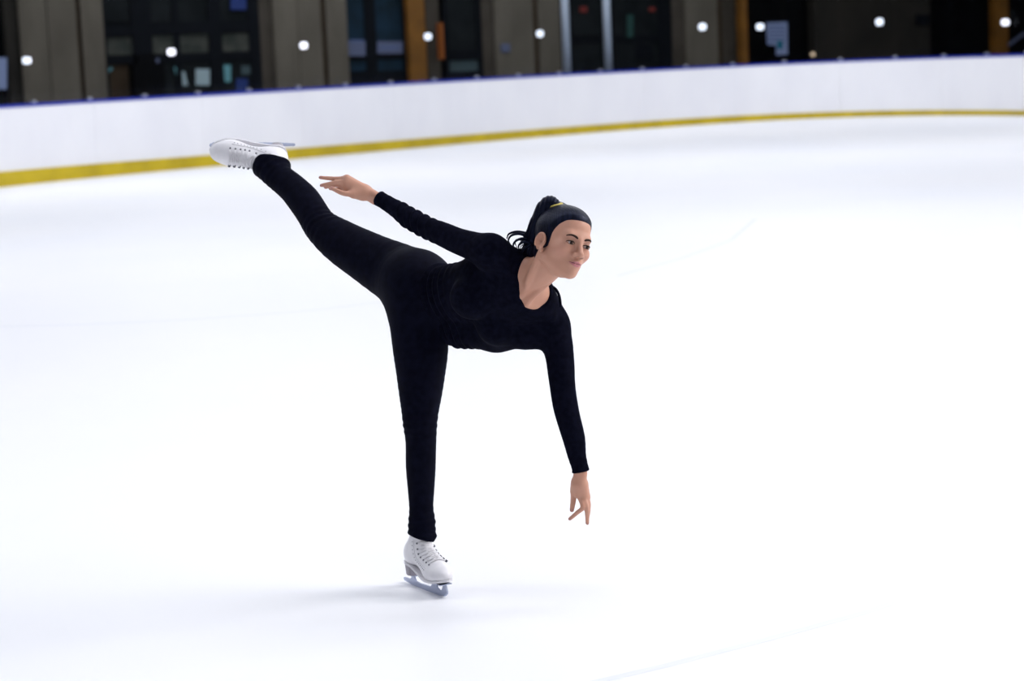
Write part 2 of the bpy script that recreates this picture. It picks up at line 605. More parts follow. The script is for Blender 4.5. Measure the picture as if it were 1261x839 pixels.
# small pale and coloured things seen through the lobby doors
for nm, lab, cat, c, m in (
        ('display_box', 'pale square box glowing behind the lobby door pane', 'box', rect(241, 85, 258, 105), M_WHITEBOX),
        ('paper_sheet', 'narrow pale sheet left of the pale square box', 'paper', [(223, 88), (227, 88), (231, 105), (223, 106)], M_WHITEBOX),
        ('paper_sheet', 'slim cyan slip leaning left of the narrow pale sheet', 'paper', [(214, 83), (218, 82), (221, 95), (218, 97)], M_CYAN),
        ('display_box', 'tall cyan box behind the right lobby door pane', 'box', rect(274, 80, 284, 101), M_CYAN),
        ('paper_sheet', 'dim teal sheet right of the tall cyan box', 'paper', rect(297, 81, 308, 92), M_DIMGLOW),
        ('storage_tub', 'deep blue tub low behind the right lobby door', 'tub', rect(291, 97, 305, 113), M_BLUE),
        ('paper_sheet', 'small pale green sheet at the left lobby door', 'paper', [(129, 86), (136, 83), (139, 85), (133, 90)], M_CYAN),
        ('wall_plate', 'small pale grey plate below the white reflection on the lobby doors', 'plate', rect(189, 72, 196, 79), M_NOTICE2),
        ('blue_banner', 'deep blue banner high on the right lobby door', 'banner', rect(284, -12, 303, 12), M_BLUE),
        ('red_sign', 'small dull red sign between the steel poles', 'sign', rect(714, 8, 723, 15), M_RED),
        ('red_sign', 'small dull red sign right of the steel poles', 'sign', rect(799, 9, 807, 14), M_RED),
        ('green_banner', 'dark green hanging strip right of the steel poles', 'banner', rect(772, 18, 780, 46), M_GREENP),
        ('grey_bin', 'dim grey bin low in the dark window right of the poles', 'bin', rect(783, 54, 803, 72), M_FRAME),
        ('wall_plate', 'dim blue-grey plate on the pillar left of the poles', 'plate', rect(617, 54, 628, 64), M_NOTICE2),
        ('wall_plate', 'small dark plate on the dark brown wall', 'plate', rect(1128, 18, 1145, 30), M_FRAME),
        ('hand_rail', 'pale slanting rail end at the right picture edge', 'rail', [(1241, 54), (1261, 39), (1262, 43), (1243, 57)], M_NOTICE2)):
    thing_flat(nm, lab, cat, c, m, 0.36 if nm in ('hand_rail',) else (0.16 if nm == 'wall_plate' and c[0][0] > 600 else -0.02), 0.05)
# plain dark shape standing in front of the lobby doors
_b = np.array([*lob_x(181, 0.5), 0.02])
_e = empty('dark_shape', _b)
tag(_e, 'tall black shape standing before the lobby doors', 'dark shape')
wallseg('shape_body', 162, 200, M_BLACK, 0.5, 0.4, 0.02, zat(181, 78, 0.5), parent=_e, loc=_b)
wallseg('shape_top', 168, 190, M_BLACK, 0.5, 0.3, zat(181, 78, 0.5), zat(181, 66, 0.5), parent=_e, loc=_b)

# light reflections along the glass, imitated by small added glowing plates
GLARE_SPOTS = [(33, 74.5, 14, 11.5, 'on the far left pillar'), (211, 64, 13, 11, 'before the dark lobby doors'),
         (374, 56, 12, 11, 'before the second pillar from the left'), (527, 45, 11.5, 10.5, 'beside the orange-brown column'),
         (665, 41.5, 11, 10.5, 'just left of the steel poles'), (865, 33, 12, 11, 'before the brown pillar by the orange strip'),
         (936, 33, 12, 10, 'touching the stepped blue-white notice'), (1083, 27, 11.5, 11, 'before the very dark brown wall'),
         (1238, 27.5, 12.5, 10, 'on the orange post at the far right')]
for px, py, w, h, where in GLARE_SPOTS:
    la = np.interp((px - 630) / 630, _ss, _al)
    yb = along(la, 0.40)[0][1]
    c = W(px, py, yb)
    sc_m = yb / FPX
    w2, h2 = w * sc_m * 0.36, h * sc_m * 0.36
    e = empty('glare_spot', c)
    tag(e, 'small white reflection spot made to glow on the glass ' + where, 'lamp', 'white reflections along the rink glass')
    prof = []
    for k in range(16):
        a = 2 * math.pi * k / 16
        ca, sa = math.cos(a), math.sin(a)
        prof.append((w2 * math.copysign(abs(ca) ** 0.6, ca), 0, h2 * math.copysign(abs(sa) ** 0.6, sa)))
    MB().prism([np.array(p) * 1.06 for p in prof], (0, 0.03, 0)).build('glare_back', M_GLARE_BACK, e)
    MB().prism([np.array(p) + np.array([0, -0.012, 0]) for p in prof], (0, 0.012, 0)).build('glare_face', M_GLARE, e)
c = LP(1001, 67, 0.2)
e = empty('round_button', c)
tag(e, 'tiny round warm light on the dark brown wall edge', 'light')
MB().tube([(0, 0, 0), (0, 0.16, 0)], 0.07, 14).build('button_body', M_SEAM, e)
MB().tube([(0, -0.01, 0), (0, 0, 0)], 0.05, 14).build('button_lens', M_WARM, e)

# ------------------------------------------------------------------ the skater: distance-field modelling tools
def V(*a):
    return np.array(a, float)


def unit(v):
    v = np.asarray(v, float)
    return v / np.linalg.norm(v)


def smin(a, b, k):
    if k <= 0:
        return np.minimum(a, b)
    h = np.maximum(k - np.abs(a - b), 0) / k
    return np.minimum(a, b) - h * h * k * 0.25


def smax(a, b, k):
    return -smin(-a, -b, k)


def capsule(a, b, r1, r2):
    a, b = np.asarray(a, float), np.asarray(b, float)
    ba = b - a
    l2 = float(ba @ ba) + 1e-12

    def f(P):
        pa = P - a
        h = np.clip(pa @ ba / l2, 0, 1)
        q = pa - h[:, None] * ba
        return np.sqrt(np.einsum('ij,ij->i', q, q)) - (r1 + (r2 - r1) * h)
    return f


def spline(pts, rad, n):
    pts, rad = np.asarray(pts, float), np.asarray(rad, float)
    A = np.column_stack([pts, rad])
    A = np.vstack([2 * A[0] - A[1], A, 2 * A[-1] - A[-2]])
    out = []
    for i in range(1, len(A) - 2):
        for k in range(n):
            t = k / n
            p0, p1, p2, p3 = A[i - 1:i + 3]
            out.append(0.5 * (2 * p1 + (p2 - p0) * t + (2 * p0 - 5 * p1 + 4 * p2 - p3) * t * t + (3 * p1 - p0 - 3 * p2 + p3) * t ** 3))
    out.append(A[-2])
    out = np.array(out)
    return out[:, :3], out[:, 3]


def chain(pts, rad, n=3, flat=None, q=1.0):
    """smooth tapered tube through stations; flat = axis along which it is squashed by q"""
    P3, R3 = spline(pts, rad, n)
    if flat is not None:
        flat = unit(flat)
    MID, HL = (P3[1:] + P3[:-1]) / 2, np.linalg.norm(P3[1:] - P3[:-1], axis=1) / 2
    RM = np.maximum(R3[1:], R3[:-1])

    def f(P):
        best = np.full(len(P), 1e9)
        ids = range(len(P3) - 1)
        c = P.mean(0)
        Rb = math.sqrt(((P - c) ** 2).sum(1).max())
        if Rb < .2:
            dc = np.sqrt(((MID - c) ** 2).sum(1))
            lo_b, hi_b = dc - HL - Rb - RM, dc + HL + Rb
            ids = np.nonzero(lo_b <= hi_b.min() + .02)[0]
            if q != 1.0:
                ids = range(len(P3) - 1)
        for i in ids:
            a, ba = P3[i], P3[i + 1] - P3[i]
            l2 = float(ba @ ba) + 1e-12
            pa = P - a
            h = np.clip(pa @ ba / l2, 0, 1)
            v = pa - h[:, None] * ba
            if flat is not None:
                w = v @ flat
                v = v + (w * (1 / q - 1))[:, None] * flat
            best = np.minimum(best, np.sqrt(np.einsum('ij,ij->i', v, v)) - (R3[i] + (R3[i + 1] - R3[i]) * h))
        return best
    return f


def ellip(c, r, R=None):
    c, r = np.asarray(c, float), np.asarray(r, float)

    def f(P):
        q = P - c
        if R is not None:
            q = q @ R          # columns of R are the local axes in world space
        k0 = np.sqrt(np.sum((q / r) ** 2, axis=1))
        k1 = np.sqrt(np.sum((q / (r * r)) ** 2, axis=1)) + 1e-9
        return k0 * (k0 - 1) / k1
    return f


def local(f, O, R):
    return lambda P: f((P - O) @ R)


def field(prims, P):
    d = np.full(len(P), 10.0)
    for f, k, op in prims:
        if op == '+':
            d = smin(d, f(P), k)
        else:
            d = smax(d, -f(P), k)
    return d


def surface(prims, post, lo, hi, h, B=16):
    """surface nets over the blocks that the surface crosses -> verts, quads"""
    lo, hi = np.asarray(lo, float), np.asarray(hi, float)
    nb = np.ceil((hi - lo) / (h * B)).astype(int)
    ix = np.stack(np.meshgrid(*[np.arange(n) for n in nb], indexing='ij'), -1).reshape(-1, 3)
    C = lo + (ix + 0.5) * B * h
    R = B * h * math.sqrt(3) / 2
    D = np.stack([f(C) for f, k, op in prims], 1)
    adds = np.array([op == '+' for _, _, op in prims])
    ks = np.array([k for _, k, _ in prims])
    dmin = D[:, adds].min(1)
    keep = dmin < R * 1.3 + 0.03
    N = nb * B + 2
    vid, vpos, quads = [], [], []
    g = np.stack(np.meshgrid(*[np.arange(B + 1)] * 3, indexing='ij'), -1).reshape(-1, 3)
    corner = np.array([(i, j, k) for i in (0, 1) for j in (0, 1) for k in (0, 1)])
    edges = [(a, b) for a in range(8) for b in range(a + 1, 8) if np.abs(corner[a] - corner[b]).sum() == 1]
    gid = lambda c: (c[..., 0] * N[1] + c[..., 1]) * N[2] + c[..., 2]
    for bi in np.nonzero(keep)[0]:
        act = (D[bi] - R * 1.2 < dmin[bi] + R * 1.2 + ks) | (~adds & (D[bi] < R * 1.3 + ks + 0.01))
        pr = [p for p, a in zip(prims, act) if a]
        if not any(op == '+' for _, _, op in pr):
            continue
        base = ix[bi] * B
        P = lo + (base + g) * h
        d = field(pr, P)
        if post is not None:
            d = post(P, d)
        if d.min() > 0 or d.max() < 0:
            continue
        F = d.reshape(B + 1, B + 1, B + 1)
        S = F < 0
        cs = np.stack([S[c[0]:c[0] + B, c[1]:c[1] + B, c[2]:c[2] + B] for c in corner], -1)
        mixed = cs.any(-1) & ~cs.all(-1)
        cells = np.argwhere(mixed)
        if len(cells) == 0:
            continue
        fv = np.stack([F[cells[:, 0] + c[0], cells[:, 1] + c[1], cells[:, 2] + c[2]] for c in corner], -1)
        acc, cnt = np.zeros((len(cells), 3)), np.zeros(len(cells))
        for a, b in edges:
            fa, fb = fv[:, a], fv[:, b]
            m = (fa < 0) != (fb < 0)
            t = np.where(m, fa / np.where(m, fa - fb, 1), 0)
            acc += m[:, None] * (corner[a] + t[:, None] * (corner[b] - corner[a]))
            cnt += m
        vpos.append(lo + (base + cells + acc / cnt[:, None]) * h)
        vid.append(gid(base + cells))
        for ax in range(3):
            u, w = [(1, 2), (2, 0), (0, 1)][ax]
            sl = [slice(0, B)] * 3
            s0 = S[:B, :B, :B]
            sl2 = [slice(0, B)] * 3
            sl2[ax] = slice(1, B + 1)
            s1 = S[tuple(sl2)]
            e = np.argwhere(s0 != s1)
            if len(e) == 0:
                continue
            flip = s0[e[:, 0], e[:, 1], e[:, 2]]
            c = base + e
            du, dw = np.eye(3, dtype=int)[u], np.eye(3, dtype=int)[w]
            q = np.stack([gid(c - du - dw), gid(c - dw), gid(c), gid(c - du)], 1)
            q[~flip] = q[~flip][:, ::-1]
            quads.append(q)
    vid, vpos, quads = np.concatenate(vid), np.concatenate(vpos), np.concatenate(quads)
    o = np.argsort(vid)
    vs = vid[o]
    k = np.clip(np.searchsorted(vs, quads), 0, len(vs) - 1)
    ok = (vs[k] == quads).all(1)
    return vpos[o], k[ok]


def np_mesh(name, verts, quads, material, parent=None, origin=(0, 0, 0), smooth_iter=0):
    verts = np.asarray(verts, float)
    if smooth_iter:
        e = np.concatenate([quads[:, [0, 1]], quads[:, [1, 2]], quads[:, [2, 3]], quads[:, [3, 0]]])
        e = np.concatenate([e, e[:, ::-1]])
        for it in range(smooth_iter):
            acc, cnt = np.zeros_like(verts), np.zeros(len(verts))
            for a in range(3):
                acc[:, a] = np.bincount(e[:, 0], verts[e[:, 1], a], len(verts))
            cnt = np.bincount(e[:, 0], minlength=len(verts))
            avg = acc / np.maximum(cnt, 1)[:, None]
            verts = np.where(cnt[:, None] > 0, verts + 0.5 * (avg - verts), verts)
    me = bpy.data.meshes.new(name)
    me.vertices.add(len(verts))
    me.vertices.foreach_set('co', (verts - np.asarray(origin)).astype(np.float32).ravel())
    me.loops.add(quads.size)
    me.loops.foreach_set('vertex_index', quads.astype(np.int32).ravel())
    me.polygons.add(len(quads))
    me.polygons.foreach_set('loop_start', np.arange(0, quads.size, 4, dtype=np.int32))
    me.polygons.foreach_set('use_smooth', np.ones(len(quads), bool))
    me.update(calc_edges=True)
    me.validate()
    me.materials.append(material)
    o = bpy.data.objects.new(name, me)
    COL.objects.link(o)
    if parent is not None:
        o.parent = parent
    return o


def color_attr(o, rgb):
    a = o.data.color_attributes.new('tint', 'FLOAT_COLOR', 'POINT')
    a.data.foreach_set('color', np.column_stack([rgb, np.ones(len(rgb))]).astype(np.float32).ravel())


# ------------------------------------------------------------------ skater materials
M_SKIN = mat('skin', (0.5, 0.3, 0.22), 0.5, 0.35)
bsdf(M_SKIN).inputs['Subsurface Weight'].default_value = 0.12
bsdf(M_SKIN).inputs['Subsurface Radius'].default_value = (0.012, 0.005, 0.003)
bsdf(M_SKIN).inputs['Subsurface Scale'].default_value = 0.5
_a = nd(M_SKIN, 'ShaderNodeVertexColor', layer_name='tint')
link(M_SKIN, _a.outputs[0], bsdf(M_SKIN).inputs['Base Color'])
M_SWEAT = mat('black_knit', (0.003, 0.003, 0.006), 0.9, 0.03)
mp, _, _ = noise_color(M_SWEAT, (0.0020, 0.0023, 0.0070), (0.0042, 0.0048, 0.0125), 60.0)
bump(M_SWEAT, mp, 420.0, 0.25, 0.001)
M_LEGG = mat('black_leggings', (0.002, 0.002, 0.004), 0.75, 0.04)
mp, _, _ = noise_color(M_LEGG, (0.0013, 0.0016, 0.0065), (0.0028, 0.0034, 0.011), 40.0)
bump(M_LEGG, mp, 300.0, 0.15, 0.001)
M_HAIR = mat('black_hair', (0.003, 0.003, 0.006), 0.38, 0.2)
bsdf(M_HAIR).inputs['Specular Tint'].default_value = (0.45, 0.55, 1.0, 1)
_at = nd(M_HAIR, 'ShaderNodeAttribute', attribute_name='comb')
_no = nd(M_HAIR, 'ShaderNodeTexNoise')
_no.inputs['Scale'].default_value = 1.0
_no.inputs['Detail'].default_value = 3.0
_bp = nd(M_HAIR, 'ShaderNodeBump')
_bp.inputs['Strength'].default_value = 0.7
_bp.inputs['Distance'].default_value = 0.002
_rp = nd(M_HAIR, 'ShaderNodeValToRGB')
_rp.color_ramp.elements[0].position, _rp.color_ramp.elements[0].color = 0.4, (0.0012, 0.0014, 0.004, 1)
_rp.color_ramp.elements[1].position, _rp.color_ramp.elements[1].color = 0.75, (0.008, 0.010, 0.026, 1)
link(M_HAIR, _at.outputs['Vector'], _no.inputs['Vector'])
link(M_HAIR, _no.outputs['Fac'], _bp.inputs['Height'])
link(M_HAIR, _no.outputs['Fac'], _rp.inputs[0])
link(M_HAIR, _rp.outputs[0], bsdf(M_HAIR).inputs['Base Color'])
link(M_HAIR, _bp.outputs[0], bsdf(M_HAIR).inputs['Normal'])


def comb_attr(o, vec):
    a = o.data.attributes.new('comb', 'FLOAT_VECTOR', 'POINT')
    a.data.foreach_set('vector', np.asarray(vec, np.float32).ravel())


M_BROW = mat('brow_hair', (0.035, 0.022, 0.018), 0.8, 0.1)
M_MOUTH = mat('mouth_line', (0.07, 0.02, 0.02), 0.6, 0.2)
M_EYE = mat('eye_white', (0.48, 0.42, 0.42), 0.3, 0.3)
M_IRIS = mat('iris_brown', (0.012, 0.006, 0.004), 0.35, 0.25)
M_TIE = mat('gold_hair_tie', (0.62, 0.50, 0.10), 0.4, 0.5)
M_BOOT = mat('white_leather', (0.80, 0.79, 0.82), 0.4, 0.4)
mp, _, _ = noise_color(M_BOOT, (0.76, 0.75, 0.79), (0.83, 0.82, 0.85), 30.0)
bump(M_BOOT, mp, 120.0, 0.1, 0.001)
M_SOLE = mat('pale_sole', (0.70, 0.69, 0.73), 0.5, 0.4)
M_HEEL = mat('heel_grey', (0.36, 0.34, 0.38), 0.5, 0.4)
M_BLADE = mat('steel_blade', (0.42, 0.46, 0.60), 0.28, 0.5, 0.6)
M_LACE = mat('white_lace', (0.78, 0.77, 0.80), 0.8, 0.2)
M_EYELET = mat('dark_eyelet', (0.03, 0.03, 0.05), 0.4, 0.5)
M_EYELET2 = mat('grey_eyelet', (0.14, 0.14, 0.17), 0.4, 0.5)
M_NAIL = mat('nail_polish', (0.30, 0.17, 0.17), 0.25, 0.5)

# ------------------------------------------------------------------ pose: joints as (column, row, depth)
VOX = 0.0026
OFF = 0.004            # cloth stands this far off the skin


def st(rows):
    """stations (column, row, depth, half width in pixels) -> points and radii of the body under the cloth"""
    pts = [W(a, b, y) for a, b, y, h in rows]
    rad = [h * mpp(y) - OFF for a, b, y, h in rows]
    return pts, rad


G = ground(525, 727)
YF = G[1]
print('foot', G)
L_HIP, R_HIP = W(517, 386, YF + 0.03), W(507, 346, YF + 0.13)
PEL = W(515, 366, YF + 0.07)
NECK = W(648, 347, YF - 0.27)
SH_R, SH_L = W(602, 309, YF - 0.33), W(685, 398, YF - 0.17)
CH = (SH_R + SH_L) / 2
t_ax = unit(NECK - PEL)
s_ax = SH_L - SH_R
s_ax = unit(s_ax - t_ax * (s_ax @ t_ax))
n_ax = -np.cross(t_ax, s_ax)         # front of the chest
TR = np.column_stack([s_ax, n_ax, t_ax])
print('torso', t_ax, s_ax, n_ax, 'len', np.linalg.norm(NECK - PEL), 'shoulders', np.linalg.norm(SH_L - SH_R))


def T(s, n, t, o=None):
    return (CH if o is None else o) + s_ax * s + n_ax * n + t_ax * t


leg_L = [(516, 392, YF + .04, 37), (518, 430, YF + .02, 34.5), (518.3, 455, YF + .01, 31), (518, 482, YF, 27), (517.5, 504, YF - .01, 23.4),
         (517.5, 522, YF - .015, 21.4), (518.5, 544, YF - .01, 19.3), (518, 575, YF + .005, 18.6), (518.3, 606, YF + .02, 16.2),
         (518.5, 624, YF + .02, 15), (519.5, 643, YF + .018, 16), (520.2, 660, YF + .015, 15.8)]
YA = YF + 0.62
leg_R = [(512, 350, YF + .12, 42), (489, 337, YF + .18, 38), (455, 318.5, YF + .25, 32), (417, 296, YF + .335, 26.5), (396, 279.5, YF + .385, 21.5),
         (386, 265, YF + .42, 20), (374, 247, YF + .475, 20), (360.5, 232.5, YF + .53, 18), (343, 217.5, YF + .585, 17), (331, 204, YF + .62, 19)]
arm_R = [(604, 310, YF - .32, 19.5), (588, 305, YF - .29, 17.5), (566, 297.5, YF - .24, 15.2), (544, 288.5, YF - .19, 13.6), (526, 280, YF - .15, 12.4), (507, 270, YF - .12, 11.4),
         (487, 257.5, YF - .085, 9.6), (466, 244, YF - .05, 7.8), (459, 240, YF - .04, 7.6)]
arm_L = [(679, 398, YF - .18, 17), (686, 422, YF - .19, 18.3), (690, 445, YF - .2, 16.3), (693, 480, YF - .23, 14.6), (698, 508, YF - .24, 14.2),
         (706.5, 540, YF - .25, 12.6), (710, 561, YF - .255, 10.6), (714.3, 577, YF - .26, 9.2), (714.6, 584, YF - .26, 8.6)]
for nm, rows, ids in (('leg_R', leg_R, (0, 4, 9)), ('leg_L', leg_L, (0, 5, 11)), ('arm_R', arm_R, (0, 4, 8)), ('arm_L', arm_L, (0, 4, 8))):
    p, _ = st(rows)
    print(nm, [round(float(np.linalg.norm(p[a] - p[b])), 3) for a, b in zip(ids[:-1], ids[1:])])

torso_prims = [
    (ellip(T(0, -.005, -.11), (.140, .100, .155), TR), 0, '+'),
    (ellip(T(0, .0, -.27), (.112, .085, .12), TR), .05, '+'),
    (ellip(T(0, -.02, -.01), (.150, .062, .055), TR), .04, '+'),
    (ellip(T(-.068, .085, -.125), (.062, .055, .062), TR), .03, '+'),
    (ellip(T(.068, .085, -.125), (.062, .055, .062), TR), .03, '+'),
    (ellip(PEL + t_ax * .03, (.135, .105, .11), TR), .05, '+'),
    (ellip((L_HIP + R_HIP) / 2 - n_ax * .035, (.14, .095, .11), TR), .05, '+'),
    (capsule(NECK - t_ax * .03 - n_ax * .02, SH_R + t_ax * .005, .045, .038), .04, '+'),
    (capsule(NECK - t_ax * .03 - n_ax * .02, SH_L - t_ax * .005, .045, .034), .04, '+'),
]
leg_prims = [(chain(*st(leg_L)), .05, '+'), (chain(*st(leg_R)), .05, '+')]
arm_prims = [(chain(*st(arm_R)), .035, '+'), (chain(*st(arm_L)), .035, '+')]

# ------------------------------------------------------------------ head (local frame: x her left, y forward, z up)
yaw, pit, rol = math.radians(35), math.radians(4), math.radians(15)


def head_axes():
    f = V(math.sin(yaw), 0, math.cos(yaw))          # camera frame: right, up, toward viewer
    l = V(math.cos(yaw), 0, -math.sin(yaw))
    u = V(0, 1, 0)
    f2 = f * math.cos(pit) + u * math.sin(pit)
    u2 = u * math.cos(pit) - f * math.sin(pit)

    def roll(v):
        c, s = math.cos(rol), math.sin(rol)
        return V(v[0] * c + v[1] * s, -v[0] * s + v[1] * c, v[2])
    out = []
    for v in (l, f2, u2):
        v = roll(v)
        out.append(R_IMG * v[0] + U_IMG * v[1] - FWD * v[2])
    return np.column_stack(out)


HR = head_axes()
YH = YF - 0.36
HO = W(692.0, 299.5, YH)


def H(x, y, z):
    return HO + HR @ V(x, y, z)


def hp(f, k, op='+'):
    return (local(f, HO, HR), k, op)


EZ, NZ, MZ = -.0015, -.0035, .0025
head_prims = [
    hp(ellip((0, -.014, .038), (.0715, .090, .077)), 0),
    hp(ellip((0, .030, .047), (.060, .058, .058)), .02),
    hp(ellip((0, .028, -.022), (.0600, .060, .078)), .025),
    hp(ellip((0, .034, -.068), (.040, .042, .035)), .02),
    hp(capsule((-.049, .004, -.056), (-.014, .064, -.088), .015, .013), .02),
    hp(capsule((.049, .004, -.056), (.014, .064, -.088), .015, .013), .02),
    hp(ellip((0, .073, -.090), (.0155, .0145, .014)), .018),
    hp(ellip((-.041, .056, -.024), (.024, .025, .022)), .02),
    hp(ellip((.041, .056, -.024), (.024, .025, .022)), .02),
    hp(capsule((-.032, .076, .019), (.032, .076, .019), .014, .014), .018),
    hp(ellip((0, .072, -.058), (.030, .025, .027)), .016),
    hp(ellip((-.031, .101, EZ), (.0175, .016, .0115)), .012, '-'),
    hp(ellip((.031, .101, EZ), (.0175, .016, .0115)), .012, '-'),
    hp(capsule((0, .088, .010), (0, .105, -.026 + NZ), .0070, .0090), .012),
    hp(ellip((0, .107, -.029 + NZ), (.0110, .010, .0092)), .006),
    hp(ellip((-.0135, .097, -.032 + NZ), (.0085, .010, .0078)), .005),
    hp(ellip((.0135, .097, -.032 + NZ), (.0085, .010, .0078)), .005),
    hp(ellip((-.0085, .1035, -.0400 + NZ), (.0045, .0060, .0042)), .002, '-'),
    hp(ellip((.0085, .1035, -.0400 + NZ), (.0045, .0060, .0042)), .002, '-'),
    # eyelids: balls with an almond opening
    hp(ellip((-.031, .0775, EZ), (.0155, .0140, .0125)), .005),
    hp(ellip((.031, .0775, EZ), (.0155, .0140, .0125)), .005),
    hp(ellip((-.0312, .094, EZ - .0005), (.0138, .0125, .0045)), .0015, '-'),
    hp(ellip((.0312, .094, EZ - .0005), (.0138, .0125, .0045)), .0015, '-'),
    # lips
    hp(capsule((-.021, .0845, -.0610 + MZ), (-.004, .0965, -.0585 + MZ), .0026, .0046), .005),
    hp(capsule((.021, .0845, -.0610 + MZ), (.004, .0965, -.0585 + MZ), .0026, .0046), .005),
    hp(capsule((-.004, .0965, -.0585 + MZ), (.004, .0965, -.0585 + MZ), .0046, .0046), .005),
    hp(capsule((-.013, .0885, -.0680 + MZ), (.013, .0885, -.0680 + MZ), .0060, .0060), .006),
    hp(ellip((0, .0940, -.0690 + MZ), (.0135, .0066, .0060)), .004),
    hp(capsule((-.0255, .0830, -.0615 + MZ), (0, .1015, -.0632 + MZ), .0012, .0014), .0015, '-'),
    hp(capsule((.0255, .0830, -.0615 + MZ), (0, .1015, -.0632 + MZ), .0012, .0014), .0015, '-'),
]
for sg in (-1, 1):
    er = np.array(Matrix.Rotation(sg * math.radians(24), 3, 'Z') @ Matrix.Rotation(math.radians(-10), 3, 'X'))
    rim = []
    for a in np.linspace(-.45, 3.9, 9):
        rim.append(V(sg * .0785, -.004, -.014) + er @ V(sg * .003, .0150 * math.cos(a), .0245 * math.sin(a) + .002))
    head_prims += [
        hp(ellip((sg * .0755, -.004, -.014), (.0050, .0160, .0265), er), .006),
        hp(ellip((sg * .0815, -.001, -.013), (.0085, .0092, .0155), er), .002, '-'),
        hp(chain(rim, [.0034, .0036, .0038, .0038, .0038, .0038, .0036, .0034, .003], 2), .003),
        hp(capsule((sg * .0750, .006, -.037), (sg * .0745, .006, -.041), .0062, .0056), .006),
        hp(capsule((sg * .0735, .010, -.013), (sg * .0745, .010, -.019), .0045, .0045), .004),
    ]
neck_top = H(0, -.022, -.055)
neck_prims = [
    (chain([NECK - t_ax * .045 - n_ax * .005, NECK + (neck_top - NECK) * .5, neck_top, H(0, -.015, -.02)], [.056, .0485, .047, .044], 4), .03, '+'),
    # sternomastoid cords and collar bones
    (capsule(H(-.054, -.016, -.045), T(-.014, .056, .026), .014, .0095), .008, '+'),
    (capsule(H(.054, -.016, -.045), T(.014, .056, .026), .014, .0095), .008, '+'),
    (capsule(T(-.016, .060, .010), T(-.12, .025, .035), .010, .010), .016, '+'),
    (capsule(T(.016, .060, .010), T(.12, .025, .035), .010, .010), .016, '+'),
    (ellip(T(0, .035, -.03), (.11, .045, .06), TR), .03, '+'),
    (ellip(T(-.046, .056, .055), (.022, .020, .015), TR), .012, '-'),
    (ellip(T(.046, .056, .055), (.022, .020, .015), TR), .012, '-'),
    (ellip(T(0, .075, .040), (.012, .016, .014), TR), .012, '-'),
]

# ------------------------------------------------------------------ hands
hand_prims, nails = [], []


def crop4(x, y):
    return 650 + x / 6.99, 540 + y / 6.99


def crop14(x, y):
    return 385 + x / 14.01, 205 + y / 14.01


def add_hand(palm, fingers, cv, y0, kp=.008):
    for a, b, r1, r2, k in palm:
        hand_prims.append((capsule(W(*cv(a[0], a[1]), y0 + a[2]), W(*cv(b[0], b[1]), y0 + b[2]), r1, r2), k, '+'))
    for pts, r in fingers:
        P3 = [W(*cv(x, y), y0 + d) for x, y, d in pts]
        rr = [r * m for m in np.linspace(1.08, .72, len(pts))]
        hand_prims.append((chain(P3, rr, 3), .0045, '+'))
        tip, prev = P3[-1], P3[-2]
        nails.append((tip, unit(tip - prev), rr[-1]))


YL = YF - .26
add_hand(
    [((452, 300, 0), (445, 400, .0), .0215, .0205, .01), ((445, 400, 0), (438, 485, .004), .0195, .0125, .016),
     ((450, 400, 0), (472, 490, 0), .018, .0125, .012), ((460, 400, .004), (498, 500, .006), .018, .0115, .012), ((465, 400, .01), (512, 505, .02), .017, .0105, .012),
     ((425, 380, .008), (398, 455, .016), .017, .0125, .016)],
    [([(398, 430, .012), (392, 520, .016), (386, 570, .016), (379, 618, .014)], .0098),
     ([(440, 488, .002), (474, 590, -.012), (425, 640, .004), (362, 694, .016)], .0082),
     ([(474, 492, 0), (505, 600, -.006), (511, 668, .006), (512, 730, .018)], .0084),
     ([(500, 500, .008), (521, 598, .008), (519, 650, .024), (512, 700, .036)], .0078),
     ([(513, 505, .02), (526, 572, .024), (523, 620, .036), (515, 655, .046)], .0068)],
    crop4, YL)
YR = YF - .03
add_hand(
    [((1090, 560, 0), (900, 440, -.004), .0205, .0195, .01), ((900, 430, 0), (590, 205, -.004), .0185, .0125, .014), ((900, 440, 0), (590, 275, -.012), .0185, .0125, .014),
     ((880, 450, 0), (580, 340, -.014), .018, .0125, .014), ((860, 460, 0), (570, 400, -.008), .018, .0115, .014), ((850, 480, -.01), (700, 480, -.026), .016, .014, .016)],
    [([(590, 200, -.004), (440, 215, .0), (280, 205, .004), (132, 192, .008)], .0080),
     ([(575, 270, -.012), (420, 275, -.012), (290, 300, -.004), (150, 328, .004)], .0080),
     ([(575, 335, -.014), (440, 320, -.018), (330, 330, -.008), (225, 362, .004)], .0078),
     ([(570, 395, -.006), (450, 395, -.008), (370, 395, .0), (300, 385, .008)], .0070),
     ([(720, 480, -.026), (560, 470, -.036), (450, 435, -.036), (330, 375, -.03)], .0090)],
    crop14, YR)

def leg_core(rows):
    p, r = st(rows[:-1])
    r[-1] = .026
    r[-2] *= .9
    return (chain(p, r), .05, '+')


body_prims = torso_prims + [leg_core(leg_L), leg_core(leg_R)] + arm_prims + neck_prims + head_prims + hand_prims
